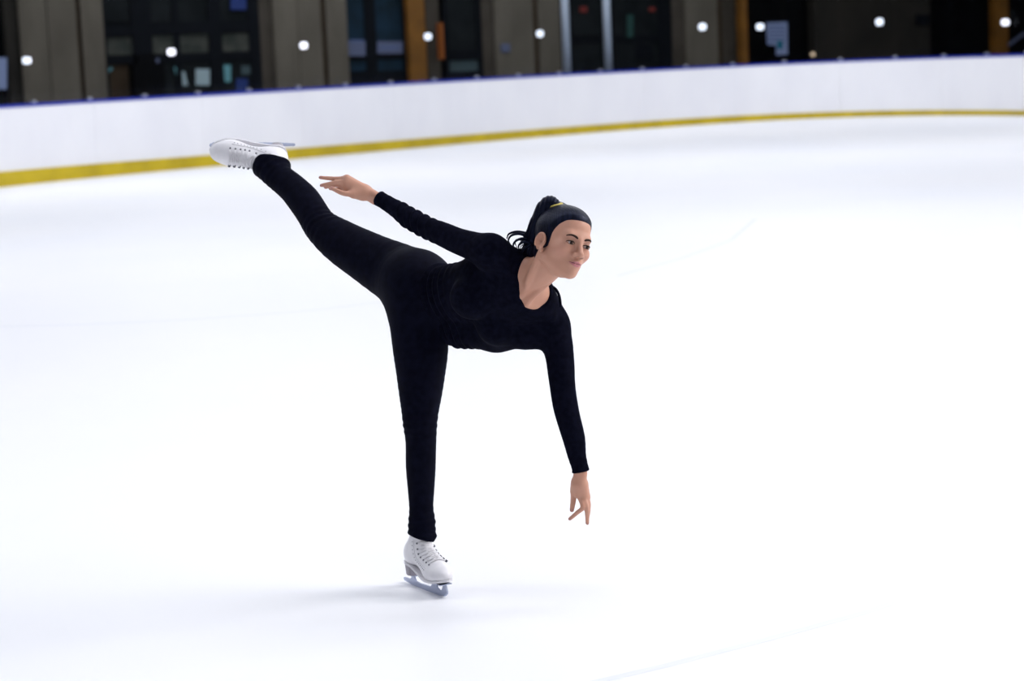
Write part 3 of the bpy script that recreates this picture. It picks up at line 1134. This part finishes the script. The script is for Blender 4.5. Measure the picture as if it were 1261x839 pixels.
# feet inside the boots keep the body whole
SK_F = unit(ground(553, 738) - ground(497, 716))
SK_F[2] = 0
SK_F = unit(SK_F)
SK_L = np.cross(V(0, 0, 1), SK_F)
BOOT_L = (G.copy(), np.column_stack([SK_F, SK_L, V(0, 0, 1)]))
ank_R = st(leg_R)[0][-1]
leg_dir = unit(st(leg_R)[0][-3] - ank_R)
FX = unit(V(-.965, -.24, .06))
FZ = V(0, -.90, -.38)
FZ = unit(FZ - FX * (FZ @ FX))
FY = np.cross(FZ, FX)
BOOT_R = (ank_R + FX * .042 - FZ * .172 + V(0, 0, .004), np.column_stack([FX, FY, FZ]))
lean_R = min(math.radians(38), math.atan2(-(leg_dir @ FX), leg_dir @ FZ))
print('lean', math.degrees(lean_R), FX, FZ, leg_dir)


def foot_prims(frame, lean, x0):
    O, R = frame
    return [(local(chain([(.09, 0, .080), (.03, 0, .095), (-.03, 0, .115), (x0, 0, .14), (x0 - .07 * math.sin(lean), 0, .14 + .07 * math.cos(lean))],
                         [.024, .026, .026, .024, .022], 3), O, R), .012, '+')]


def shaft_cover(frame, lean, x0, r, ln=.10):
    """the part of the boot shaft that the legging is pulled over"""
    O, R = frame
    sl, cl = math.sin(lean), math.cos(lean)
    return (local(capsule((x0, 0, .13), (x0 - ln * sl, 0, .13 + ln * cl), r, r * .9), O, R), .02, '+')


LEAN_L, X0_L, X0_R = math.radians(-14), -.034, -.048
body_prims += foot_prims(BOOT_L, LEAN_L, X0_L) + foot_prims(BOOT_R, lean_R, X0_R)

person = empty('person', G)
tag(person, 'figure skater in black balancing on one leg, other leg stretched high behind', 'person')
PO = G


def bounds(prims_pts, m=.12):
    a = np.array(prims_pts)
    return a.min(0) - m, a.max(0) + m


all_pts = [W(x, y, d) for rows in (leg_L, leg_R, arm_R, arm_L) for x, y, d, _ in rows] + [HO + V(0, 0, .1), HO, G, BOOT_R[0], BOOT_R[0] + FX * .15,
          W(395, 217, YR), W(714, 645, YL)]
lo, hi = bounds(all_pts)
lo[2] = min(lo[2], 0.0) - .02
import time as _t
_t0 = _t.time()
bv, bq = surface(body_prims, None, lo, hi, VOX)
print('body', len(bv), _t.time() - _t0)
body = np_mesh('body', bv, bq, M_SKIN, person, PO, 1)
# skin colouring: lips, cheeks, lids, nails keep their own colour
hl = (bv - HO) @ HR
col = np.tile(V(.56, .292, .205), (len(bv), 1))


def paint(w, c):
    global col
    w = np.clip(w, 0, 1)[:, None]
    col = col * (1 - w) + V(*c) * w


def blob(c, r):
    return np.sum(((hl - V(*c)) / V(*r)) ** 2, axis=1)


for sg in (-1, 1):
    paint(.45 * np.exp(-blob((sg * .045, .06, -.03), (.022, .03, .018))), (.56, .25, .20))
    paint(.55 * np.exp(-blob((sg * .031, .092, EZ + .006), (.020, .02, .010)) * 1.2), (.27, .13, .10))
up = (hl[:, 1] > .076) & (np.abs(hl[:, 0]) < .0255)
xx = np.abs(hl[:, 0]) / .0255
topl = -.0620 + MZ + .0066 * (1 - xx ** 1.5)
botl = -.0625 + MZ - .0118 * (1 - xx ** 2)
paint(up * np.clip((topl - hl[:, 2]) / .002, 0, 1) * np.clip((hl[:, 2] - botl) / .002, 0, 1), (.50, .185, .20))
for sg in (-1, 1):
    paint(np.exp(-blob((sg * .0085, .1035, -.0395 + NZ), (.0048, .007, .0040))), (.06, .02, .018))  # shade inside the nostrils, painted dark into the skin colour
for tip, dr, r in nails:
    q = bv - tip
    al_ = q @ dr
    dd = np.linalg.norm(q, axis=1)
    paint(np.clip((.011 - dd) / .004, 0, 1) * .5, (.42, .20, .19))
color_attr(body, col)

# ------------------------------------------------------------------ clothes
AR, AL = W(465.5, 244, YF - .05), W(714.4, 581.5, YF - .26)
ar_dir = unit(AR - W(507, 270, YF - .12))
al_dir = unit(AL - W(706.5, 540, YF - .25))
hem_p = W(546, 378, YF)
HEM_N = unit(t_ax + .12 * s_ax)


def noise3(P, f, seed=0):
    r = np.random.default_rng(seed)
    out = np.zeros(len(P))
    for i in range(5):
        k = r.normal(size=3)
        k = k / np.linalg.norm(k) * f * (0.7 + .6 * r.random())
        out += np.sin(P @ k + r.random() * 6.3)
    return out / 5


NECK_CUT = [
    ellip(T(0.022, .018, .078), (.060, .075, .060), TR), capsule(NECK + t_ax * .03, neck_top, .047, .048),
]


def sweater_post(P, d):
    q = P - hem_p
    tt = q @ HEM_N
    w_waist = np.exp(-((tt - .05) / .055) ** 2)
    fold = .0045 * w_waist * np.sin(tt * 230 + 5 * noise3(P, 16, 3)) + .002 * noise3(P, 55, 5)
    wr = np.zeros(len(P))
    for c, dr in ((AR, ar_dir), (AL, al_dir)):
        a = -(P - c) @ dr
        near = np.linalg.norm(P - c, axis=1) < .16
        wr += near * (.0004 * np.exp(-((a - .03) / .05) ** 2) * np.sin(a * 330 + 2 * noise3(P, 30, 9)) - .0022 * np.exp(-((a - .004) / .006) ** 2))
    e = d - (OFF + .003) - .003 * np.exp(-((tt - .0) / .02) ** 2) - fold + wr * -1 * -1
    e = np.where(np.linalg.norm(P - PEL, axis=1) < .24, smax(e, -tt, .004), e)
    for c, dr in ((AR, ar_dir), (AL, al_dir)):
        q2 = P - c
        pl = q2 @ dr
        near = np.linalg.norm(q2, axis=1) < .14
        e = np.where(near, smax(e, pl, .003), e)
    cut = smin(NECK_CUT[0](P), NECK_CUT[1](P), .05)
    e = smax(e, -cut, .005)
    return e


drape = [(capsule(W(566, 407, YF - .02), W(612, 408, YF - .10), .050, .054), .04, '+'),
         (capsule(W(612, 409, YF - .10), W(650, 409, YF - .17), .054, .042), .03, '+'),
         (capsule(W(650, 409, YF - .17), W(676, 412, YF - .18), .042, .034), .03, '+')]
sv, sq = surface(torso_prims + arm_prims + neck_prims[3:6] + drape, sweater_post, lo, hi, .003)
sweater = np_mesh('sweater', sv, sq, M_SWEAT, person, PO, 1)
sweater['label'] = 'black long-sleeved scoop-neck knit top'

LE, RE = W(520.7, 663, YF + .015), W(328.5, 200.5, YF + .635)
le_dir = unit(LE - W(518.5, 624, YF + .02))
le_cut = unit(le_dir + V(-.36, 0, 0))
re_dir = unit(RE - W(345, 219, YF + .58))
re_cut = unit(re_dir + V(.62, 0, .30))
KN_L, KN_R = W(517.5, 522, YF), W(396, 279, YF + .385)


def legging_post(P, d):
    tt = (P - hem_p) @ HEM_N
    f = .0012 * noise3(P, 40, 11)
    for c, dr in ((LE, le_dir), (RE, re_dir)):
        a = -(P - c) @ dr
        near = np.linalg.norm(P - c, axis=1) < .22
        f += near * .0015 * np.exp(-((a - .045) / .05) ** 2) * np.sin(a * 270 + 6 * noise3(P, 22, 4))
        f += near * .004 * np.exp(-((a - .006) / .012) ** 2)
    for c, dr in ((KN_L, le_dir), (KN_R, re_dir)):
        a = (P - c) @ dr
        near = np.linalg.norm(P - c, axis=1) < .12
        f += near * .0011 * np.exp(-(a / .04) ** 2) * np.sin(a * 240 + 6 * noise3(P, 20, 6))
    e = d - OFF - f
    e = smax(e, tt - .035, .003)
    for c, dr in ((LE, le_cut), (RE, re_cut)):
        q2 = P - c
        near = np.linalg.norm(q2, axis=1) < .16
        e = np.where(near, smax(e, q2 @ dr, .003), e)
    return e


lv, lq = surface(torso_prims + leg_prims + [shaft_cover(BOOT_L, LEAN_L, X0_L, .0365), shaft_cover(BOOT_R, lean_R, X0_R, .041, .06)], legging_post, lo, hi, .003)
leggings = np_mesh('leggings', lv, lq, M_LEGG, person, PO, 1)
leggings['label'] = 'tight black leggings gathered at the ankles'
print('clothes', len(sv), len(lv), _t.time() - _t0)

# dark strap of an under-layer on the far shoulder
strap = [W(679, 352, YF - .20), W(685, 357, YF - .225), W(689, 366, YF - .24), W(690.5, 378, YF - .24)]
MB().tube([p - PO for p in spline(strap, [.004] * 4, 5)[0]], .0042, 8).build('under_strap', M_SWEAT, person, True)

# ------------------------------------------------------------------ eyes and brows
for sg in (-1, 1):
    c = H(sg * .031, .0765, EZ)
    vs, fs = [], []
    for i in range(13):
        for j in range(20):
            th, ph = math.pi * i / 12, 2 * math.pi * j / 20
            vs.append(c - PO + .0128 * (HR @ V(math.sin(th) * math.cos(ph), math.cos(th), math.sin(th) * math.sin(ph))))
    for i in range(12):
        for j in range(20):
            fs.append((i * 20 + j, i * 20 + (j + 1) % 20, (i + 1) * 20 + (j + 1) % 20, (i + 1) * 20 + j))
    eye = mesh_obj('eye', vs, fs, M_EYE, person, True)
    gz = unit(HR @ unit(V(.28, 1, -.10)))
    ga = unit(np.cross(gz, HR[:, 2]))
    gb = np.cross(ga, gz)
    vs, fs = [c - PO + gz * .0136], []
    for i, a in enumerate((.22, .44, .62)):
        for j in range(16):
            ph = 2 * math.pi * j / 16
            vs.append(c - PO + .0132 * (gz * math.cos(a) + math.sin(a) * (ga * math.cos(ph) + gb * math.sin(ph))))
    for j in range(16):
        fs.append((0, 1 + j, 1 + (j + 1) % 16))
        for i in range(2):
            fs.append((1 + i * 16 + j, 1 + (i + 1) * 16 + j, 1 + (i + 1) * 16 + (j + 1) % 16, 1 + i * 16 + (j + 1) % 16))
    mesh_obj('iris', vs, fs, M_IRIS, eye, True)


def march(prims, A, d, lo_t=0.0, hi_t=.2):
    """distance from A along d to where the field crosses zero (from outside inward)"""
    ts = np.linspace(hi_t, lo_t, 400)
    f = field(prims, A + ts[:, None] * np.asarray(d))
    i = np.nonzero(f < 0)[0]
    return ts[i[0]] if len(i) else None


hl_prims = head_prims
eyes = [o for o in person.children if o.name.startswith('eye') and not o.name.startswith('eyeb')]
for sg, eo in zip((-1, 1), eyes):
    for nm, zz, rr in (('upper_lashes', 1, .0018), ('lower_lashes', -1, .0007)):
        pts = []
        for x in np.linspace(-.0150, .0150, 9):
            z = EZ - .0005 + zz * .0050 * math.sqrt(max(0, 1 - (x / .0152) ** 2))
            A = H(sg * .0312 + x, 0.03, z)
            t = march(hl_prims, A, HR[:, 1], 0, .09)
            pts.append(A + HR[:, 1] * (t + .0004) - PO)
        MB().tube(pts, [rr * (.6 + .4 * math.sin(math.pi * i / 8)) for i in range(9)], 6).build(nm, M_BROW, eo, True)
for sg in (-1, 1):
    pts = []
    for x, z in ((.0130, .0155), (.020, .0180), (.028, .0200), (.036, .0205), (.043, .0190), (.0475, .0165)):
        A = H(sg * x, 0.0, z)
        t = march(hl_prims, A, HR[:, 1])
        pts.append(A + HR[:, 1] * (t + .0004))
    P3, _ = spline(pts, [1] * 6, 4)
    n = len(P3)
    vs, fs = [], []
    for i, p in enumerate(P3):
        w = .0040 * (1 - .62 * (i / (n - 1)) ** 1.5) * min(1, .6 + i / 6)
        for a in range(8):
            ph = 2 * math.pi * a / 8
            vs.append(p - PO + HR[:, 2] * w * math.sin(ph) + HR[:, 1] * .0017 * math.cos(ph))
    for i in range(n - 1):
        for a in range(8):
            fs.append((i * 8 + a, i * 8 + (a + 1) % 8, (i + 1) * 8 + (a + 1) % 8, (i + 1) * 8 + a))
    fs += [tuple(range(8))[::-1], tuple((n - 1) * 8 + a for a in range(8))]
    mesh_obj('eyebrow', vs, fs, M_BROW, person, True)

# dark parting line of the lips
pts = []
for x in np.linspace(-.0245, .0245, 13):
    A = H(x, .03, -.0632 + MZ + .0022 * (abs(x) / .0245) ** 2)
    t = march(hl_prims, A, HR[:, 1], 0, .09)
    pts.append(A + HR[:, 1] * (t + .0006) - PO)
MB().tube(pts, [.0004 + .0007 * math.sin(math.pi * (i + .5) / 13) for i in range(13)], 6).build('mouth_line', M_MOUTH, person, True)

# ------------------------------------------------------------------ hair: slicked cap, ponytail, loose curls, tie
HZ = [-.10, -.075, -.05, -.036, -.022, -.005, .012, .030, .046, .060, .074, .09, .12]
HY = [-.052, -.046, -.036, -.026, .014, .024, .030, .038, .049, .063, .078, .10, .16]


def hair_post(P, d):
    q = (P - HO) @ HR
    g = np.interp(q[:, 2], HZ, HY) + .010 * np.clip(1 - (np.abs(q[:, 0]) / .045) ** 2, 0, 1) * (q[:, 2] > .03)
    ang = np.arctan2(q[:, 0], q[:, 2] + .02)
    e = d - .0012 - .0036 * np.clip((g - q[:, 1]) / .025, 0, 1) - .0002 * np.sin(ang * 90 + q[:, 1] * 40)
    e = smax(e, q[:, 1] - g, .004)
    ear = ellip((-.080, -.004, -.014), (.02, .0195, .031))(q)
    ear2 = ellip((.080, -.004, -.014), (.02, .0195, .031))(q)
    return smax(smax(e, -ear, .003), -ear2, .003)


cap_prims = [hp(ellip((0, -.014, .038), (.0715, .090, .077)), 0), hp(ellip((0, .030, .047), (.060, .058, .058)), .02),
             hp(ellip((0, .0, -.015), (.0645, .072, .06)), .02), hp(ellip((0, -.04, -.03), (.052, .05, .06)), .02),
             hp(ellip((0, -.060, .103), (.022, .022, .02)), .03)]
hlo, hhi = HO - .2, HO + .2
hv, hq = surface(cap_prims, hair_post, hlo, hhi, .0022)
hair = np_mesh('hair', hv, hq, M_HAIR, person, PO, 1)
_q = (hv - HO) @ HR - V(0, -.055, .118)
_ax = unit(V(0, -.35, .94))
_e1 = V(1, 0, 0)
_e2 = np.cross(_ax, _e1)
_an = np.arctan2(_q @ _e1, _q @ _e2)
comb_attr(hair, np.column_stack([_an * 34, np.linalg.norm(_q, axis=1) * 18, np.zeros(len(hv))]))
hair['label'] = 'black hair slicked back into a high ponytail'
tie_c = W(684.5, 253.5, YH + .035)
tail = [(684.5, 259, .035, 6.5), (682, 251.5, .04, 7.5), (676, 250.5, .045, 9.5), (669, 258, .055, 9.5), (663.5, 270.5, .07, 9.5), (659, 285, .085, 10.5), (656, 301, .10, 12), (653, 316, .11, 11.5), (650, 328, .11, 8), (646, 336, .105, 4)]
tp = [W(a, b, YH + d) for a, b, d, r in tail]
tr = [r * mpp(YH) for _, _, _, r in tail]
tail_f = chain(tp, tr, 3)
tdir = unit(tp[7] - tp[4])
tn1 = unit(np.cross(tdir, FWD))


def tail_post(P, d):
    return d - .0012 * np.sin((P @ tn1) * 520 + 3 * noise3(P, 20, 2)) - .001 * noise3(P, 60, 8)


tv, tq = surface([(tail_f, 0, '+')], tail_post, hlo - .05, hhi, .0025)
_pt = np_mesh('ponytail', tv, tq, M_HAIR, hair, PO, 1)
comb_attr(_pt, np.column_stack([tv @ tn1 * 420, tv @ np.cross(tdir, tn1) * 420, tv @ tdir * 22]))
# gold tie around the root of the tail
tdir0 = unit(W(681, 244, YH + .04) - W(685, 260, YH + .04))
ta = unit(np.cross(tdir0, FWD))
tb = np.cross(tdir0, ta)
ring = [W(684.5, 253.3, YH + .037) - PO + (ta * math.cos(a) + tb * math.sin(a)) * .0175 for a in np.linspace(0, 2 * math.pi, 25)]
MB().tube(ring, .0055, 8, False).build('hair_tie', M_TIE, hair, True)
# loose curls at the end of the ponytail
curls = [[(652, 292, .09), (640, 288, .09), (630, 290, .09), (626, 296, .09), (629, 302, .09)],
         [(652, 296, .08), (643, 294, .08), (635, 297, .08), (632, 303, .08), (636, 309, .08)],
         [(653, 300, .07), (645, 298, .07), (639, 302, .075), (639, 309, .08)],
         [(650, 288, .10), (637, 285.5, .10), (627, 288, .10), (624, 294, .10)],
         [(650, 310, .09), (640, 308, .09), (634, 312, .09), (638, 320, .09)],
         [(651, 322, .09), (643, 326, .09), (641, 334, .09), (645, 341, .09)],
         [(662, 262, .05), (653, 276, .07), (647, 290, .09), (640, 300, .09)],
         [(655, 300, .07), (646, 306, .075), (641, 316, .08), (643, 328, .085)]]
for cpts in curls:
    P3, _ = spline([W(a, b, YH + d) for a, b, d in cpts], [1] * len(cpts), 6)
    n = len(P3)
    MB().tube([p - PO for p in P3], [.0056 * (1 - .7 * i / (n - 1)) for i in range(n)], 7).build('hair_strand', M_HAIR, hair, True)
for k in range(14):
    a0 = rng.uniform(-.3, .3)
    cp = [(657 + rng.uniform(-4, 3), 272 + rng.uniform(-6, 12), .07), (648 + rng.uniform(-4, 3), 292 + rng.uniform(-5, 8), .08),
          (641 + rng.uniform(-7, 6), 305 + rng.uniform(-10, 14), .085), (640 + rng.uniform(-8, 8), 318 + rng.uniform(-14, 16), .09)]
    P3, _ = spline([W(a, b, YH + d) for a, b, d in cp], [1] * 4, 5)
    n = len(P3)
    MB().tube([p - PO for p in P3], [.0016 * (1 - .6 * i / (n - 1)) for i in range(n)], 5).build('hair_strand', M_HAIR, hair, True)

# ------------------------------------------------------------------ skates
ZBX = [-.14, -.12, -.055, -.02, .03, .06, .11, .16]
ZBZ = [.088, .087, .078, .066, .053, .051, .054, .064]


def make_skate(frame, lean, x0, label):
    O, R = frame
    sl, cl = math.sin(lean), math.cos(lean)

    def sh(u, w):                     # point on the shaft, u up along it, w forward across it
        return (x0 - u * sl + w * cl, 0, .14 + u * cl + w * sl)
    P = [
        (ellip((.088, 0, .074), (.060, .042, .032)), 0, '+'),
        (chain([(.07, 0, .083), (.03, 0, .098), (-.005, 0, .112), (-.035, 0, .128)], [.035, .036, .036, .037], 3), .03, '+'),
        (ellip((-.071, 0, .113), (.041, .034, .046)), .025, '+'),
        (chain([sh(-.01, 0), sh(.03, 0), sh(.065, 0), sh(.09, 0)], [.037, .037, .0365, .036], 3, (0, 1, 0), .90), .03, '+'),
        (chain([(.05, 0, .105), (.012, 0, .135), sh(.035, .018), sh(.07, .014)], [.020, .021, .020, .019], 3), .02, '+'),
    ]

    def post(Q, d):
        zb = np.interp(Q[:, 0], ZBX, ZBZ)
        d = smax(d, zb - Q[:, 2], .004)
        top = np.array(sh(.062 if lean < 0 else .036, 0))
        return smax(d, (Q - top) @ np.array([-sl, 0, cl]), .004)
    v, q = surface(P, post, (-.26, -.08, .02), (.19, .08, .30), .0028)
    tw = lambda a: O + np.asarray(a) @ R.T - PO
    boot = np_mesh('ice_skate', tw(v), q, M_BOOT, person, (0, 0, 0), 1)
    boot['label'] = label

    def put(mb, name, m, smooth=False):
        mb.v = [tw(x) for x in mb.v]
        return mb.build(name, m, boot, smooth)
    # sole: outline lofted along the bottom of the boot
    xs = np.linspace(-.113, .147, 28)
    hw = np.interp(xs, [-.113, -.106, -.085, -.04, .0, .05, .09, .125, .142, .147], [.006, .022, .031, .029, .031, .039, .041, .032, .016, .004])
    vs, fs = [], []
    for x, w in zip(xs, hw):
        z = np.interp(x, ZBX, ZBZ)
        vs += [(x, -w, z + .002), (x, w, z + .002), (x, w, z - .006), (x, -w, z - .006)]
    for i in range(27):
        for e in range(4):
            fs.append([4 * i + e, 4 * i + (e + 1) % 4, 4 * i + 4 + (e + 1) % 4, 4 * i + 4 + e])
    fs += [[3, 2, 1, 0], [108, 109, 110, 111]]
    put(MB()._add(vs, fs), 'sole', M_SOLE)
    # heel block
    vs, fs = [], []
    rowz = (.080, .038)
    for z, g in zip(rowz, (0.0, -.004)):
        for k in range(16):
            a = 2 * math.pi * k / 16
            x = -.084 + (.026 + g) * math.copysign(abs(math.cos(a)) ** .7, math.cos(a))
            y = (.026 + g) * math.copysign(abs(math.sin(a)) ** .7, math.sin(a))
            vs.append((x, y, z + (.003 if x < -.09 else (-.004 if z > .06 else 0))))
    fs = [[k, (k + 1) % 16, 16 + (k + 1) % 16, 16 + k] for k in range(16)] + [list(range(16))[::-1], list(range(16, 32))]
    put(MB()._add(vs, fs), 'heel', M_HEEL)
    # blade: runner with rocker, toe picks, two stanchions and mounting plates
    prof = [(-.146, .006), (-.10, .0015), (0, 0.0), (.09, .001), (.118, .003), (.124, .0035), (.127, .0085), (.132, .007), (.134, .013), (.140, .013), (.143, .022),
            (.138, .034), (.134, .046), (.118, .046), (.116, .034), (.108, .022), (.092, .019), (.078, .024), (.072, .044), (.048, .044), (.046, .030), (.034, .019), (-.04, .016),
            (-.066, .018), (-.073, .026), (-.074, .036), (-.094, .036), (-.096, .024), (-.106, .018), (-.146, .017), (-.150, .012)]
    put(MB().prism([(x, -.0028, z) for x, z in prof], (0, .0056, 0)), 'blade', M_BLADE)
    put(MB().box((.040, -.022, .043), (.095, 0, 0), (0, .044, 0), (0, 0, .003)), 'mounting_plate', M_BLADE)
    put(MB().box((-.106, -.014, .035), (.044, 0, 0), (0, .028, 0), (0, 0, .003)), 'mounting_plate', M_BLADE)
    # laces: cross straps over the instep with eyelets
    us = np.linspace(0, 1 if lean < 0 else .8, 9 if lean < 0 else 8)
    cl_pts, _ = spline([(.075, 0, .072), (.03, 0, .085), (-.01, 0, .105), sh(.02, 0), sh(.075, 0)], [1] * 5, 8)
    outd, _ = spline([unit(V(.25, 0, 1)), unit(V(.55, 0, 1)), unit(V(.8, 0, .8)), unit(V(cl, 0, sl + .35)), unit(V(cl, 0, sl + .05))], [1] * 5, 8)

    def surf(u, phi, lift):
        i = u * (len(cl_pts) - 1)
        k = int(min(i, len(cl_pts) - 2))
        f = i - k
        A = cl_pts[k] * (1 - f) + cl_pts[k + 1] * f
        o = unit(outd[k] * (1 - f) + outd[k + 1] * f)
        d = o * math.cos(phi) + V(0, 1, 0) * math.sin(phi)
        t = march(P, A, d, 0, .1)
        return A + d * ((t or .04) + lift)
    ph = .62
    for i in range(len(us)):
        pts = [surf(us[i], a, .0022 + .001 * math.cos(a * 2)) for a in np.linspace(-ph, ph, 7)]
        put(MB().tube(pts, .0024, 6), 'lace', M_LACE, True)
        if i + 1 < len(us):
            for sg in (-1, 1):
                pts = [surf(us[i] + (us[i + 1] - us[i]) * (j / 6), sg * (-ph + 2 * ph * j / 6), .003) for j in range(7)]
                put(MB().tube(pts, .0022, 6), 'lace', M_LACE, True)
        for sg in (-1, 1):
            c0 = surf(us[i], sg * (ph + .10), -.001)
            c1 = surf(us[i], sg * (ph + .10), .0075 if sg > 0 else .0018)
            put(MB().tube([c0, c1], .0044 if sg > 0 else .0032, 10), 'lace_hook' if sg > 0 else 'eyelet', M_EYELET if sg > 0 else M_EYELET2)
    # stitched edge of the eyelet flap
    for sg in (-1, 1):
        pts = [surf(u, sg * (ph + .45), .0006) for u in np.linspace(0.02, .8, 14)]
        put(MB().tube(pts, .0014, 5), 'flap_seam', M_SOLE, True)
        for u in np.linspace(.06, .78, 12):
            c0, c1 = surf(u, sg * (ph + .62), -.001), surf(u, sg * (ph + .62), .0012)
            put(MB().tube([c0, c1], .0015, 6), 'punched_hole', M_EYELET2)
    return boot


make_skate(BOOT_L, LEAN_L, X0_L, 'white leather figure skate standing on the ice')
make_skate((BOOT_R[0], BOOT_R[1] * 1.05), lean_R, X0_R, 'white leather figure skate raised behind, sole up')
print('skater', _t.time() - _t0)
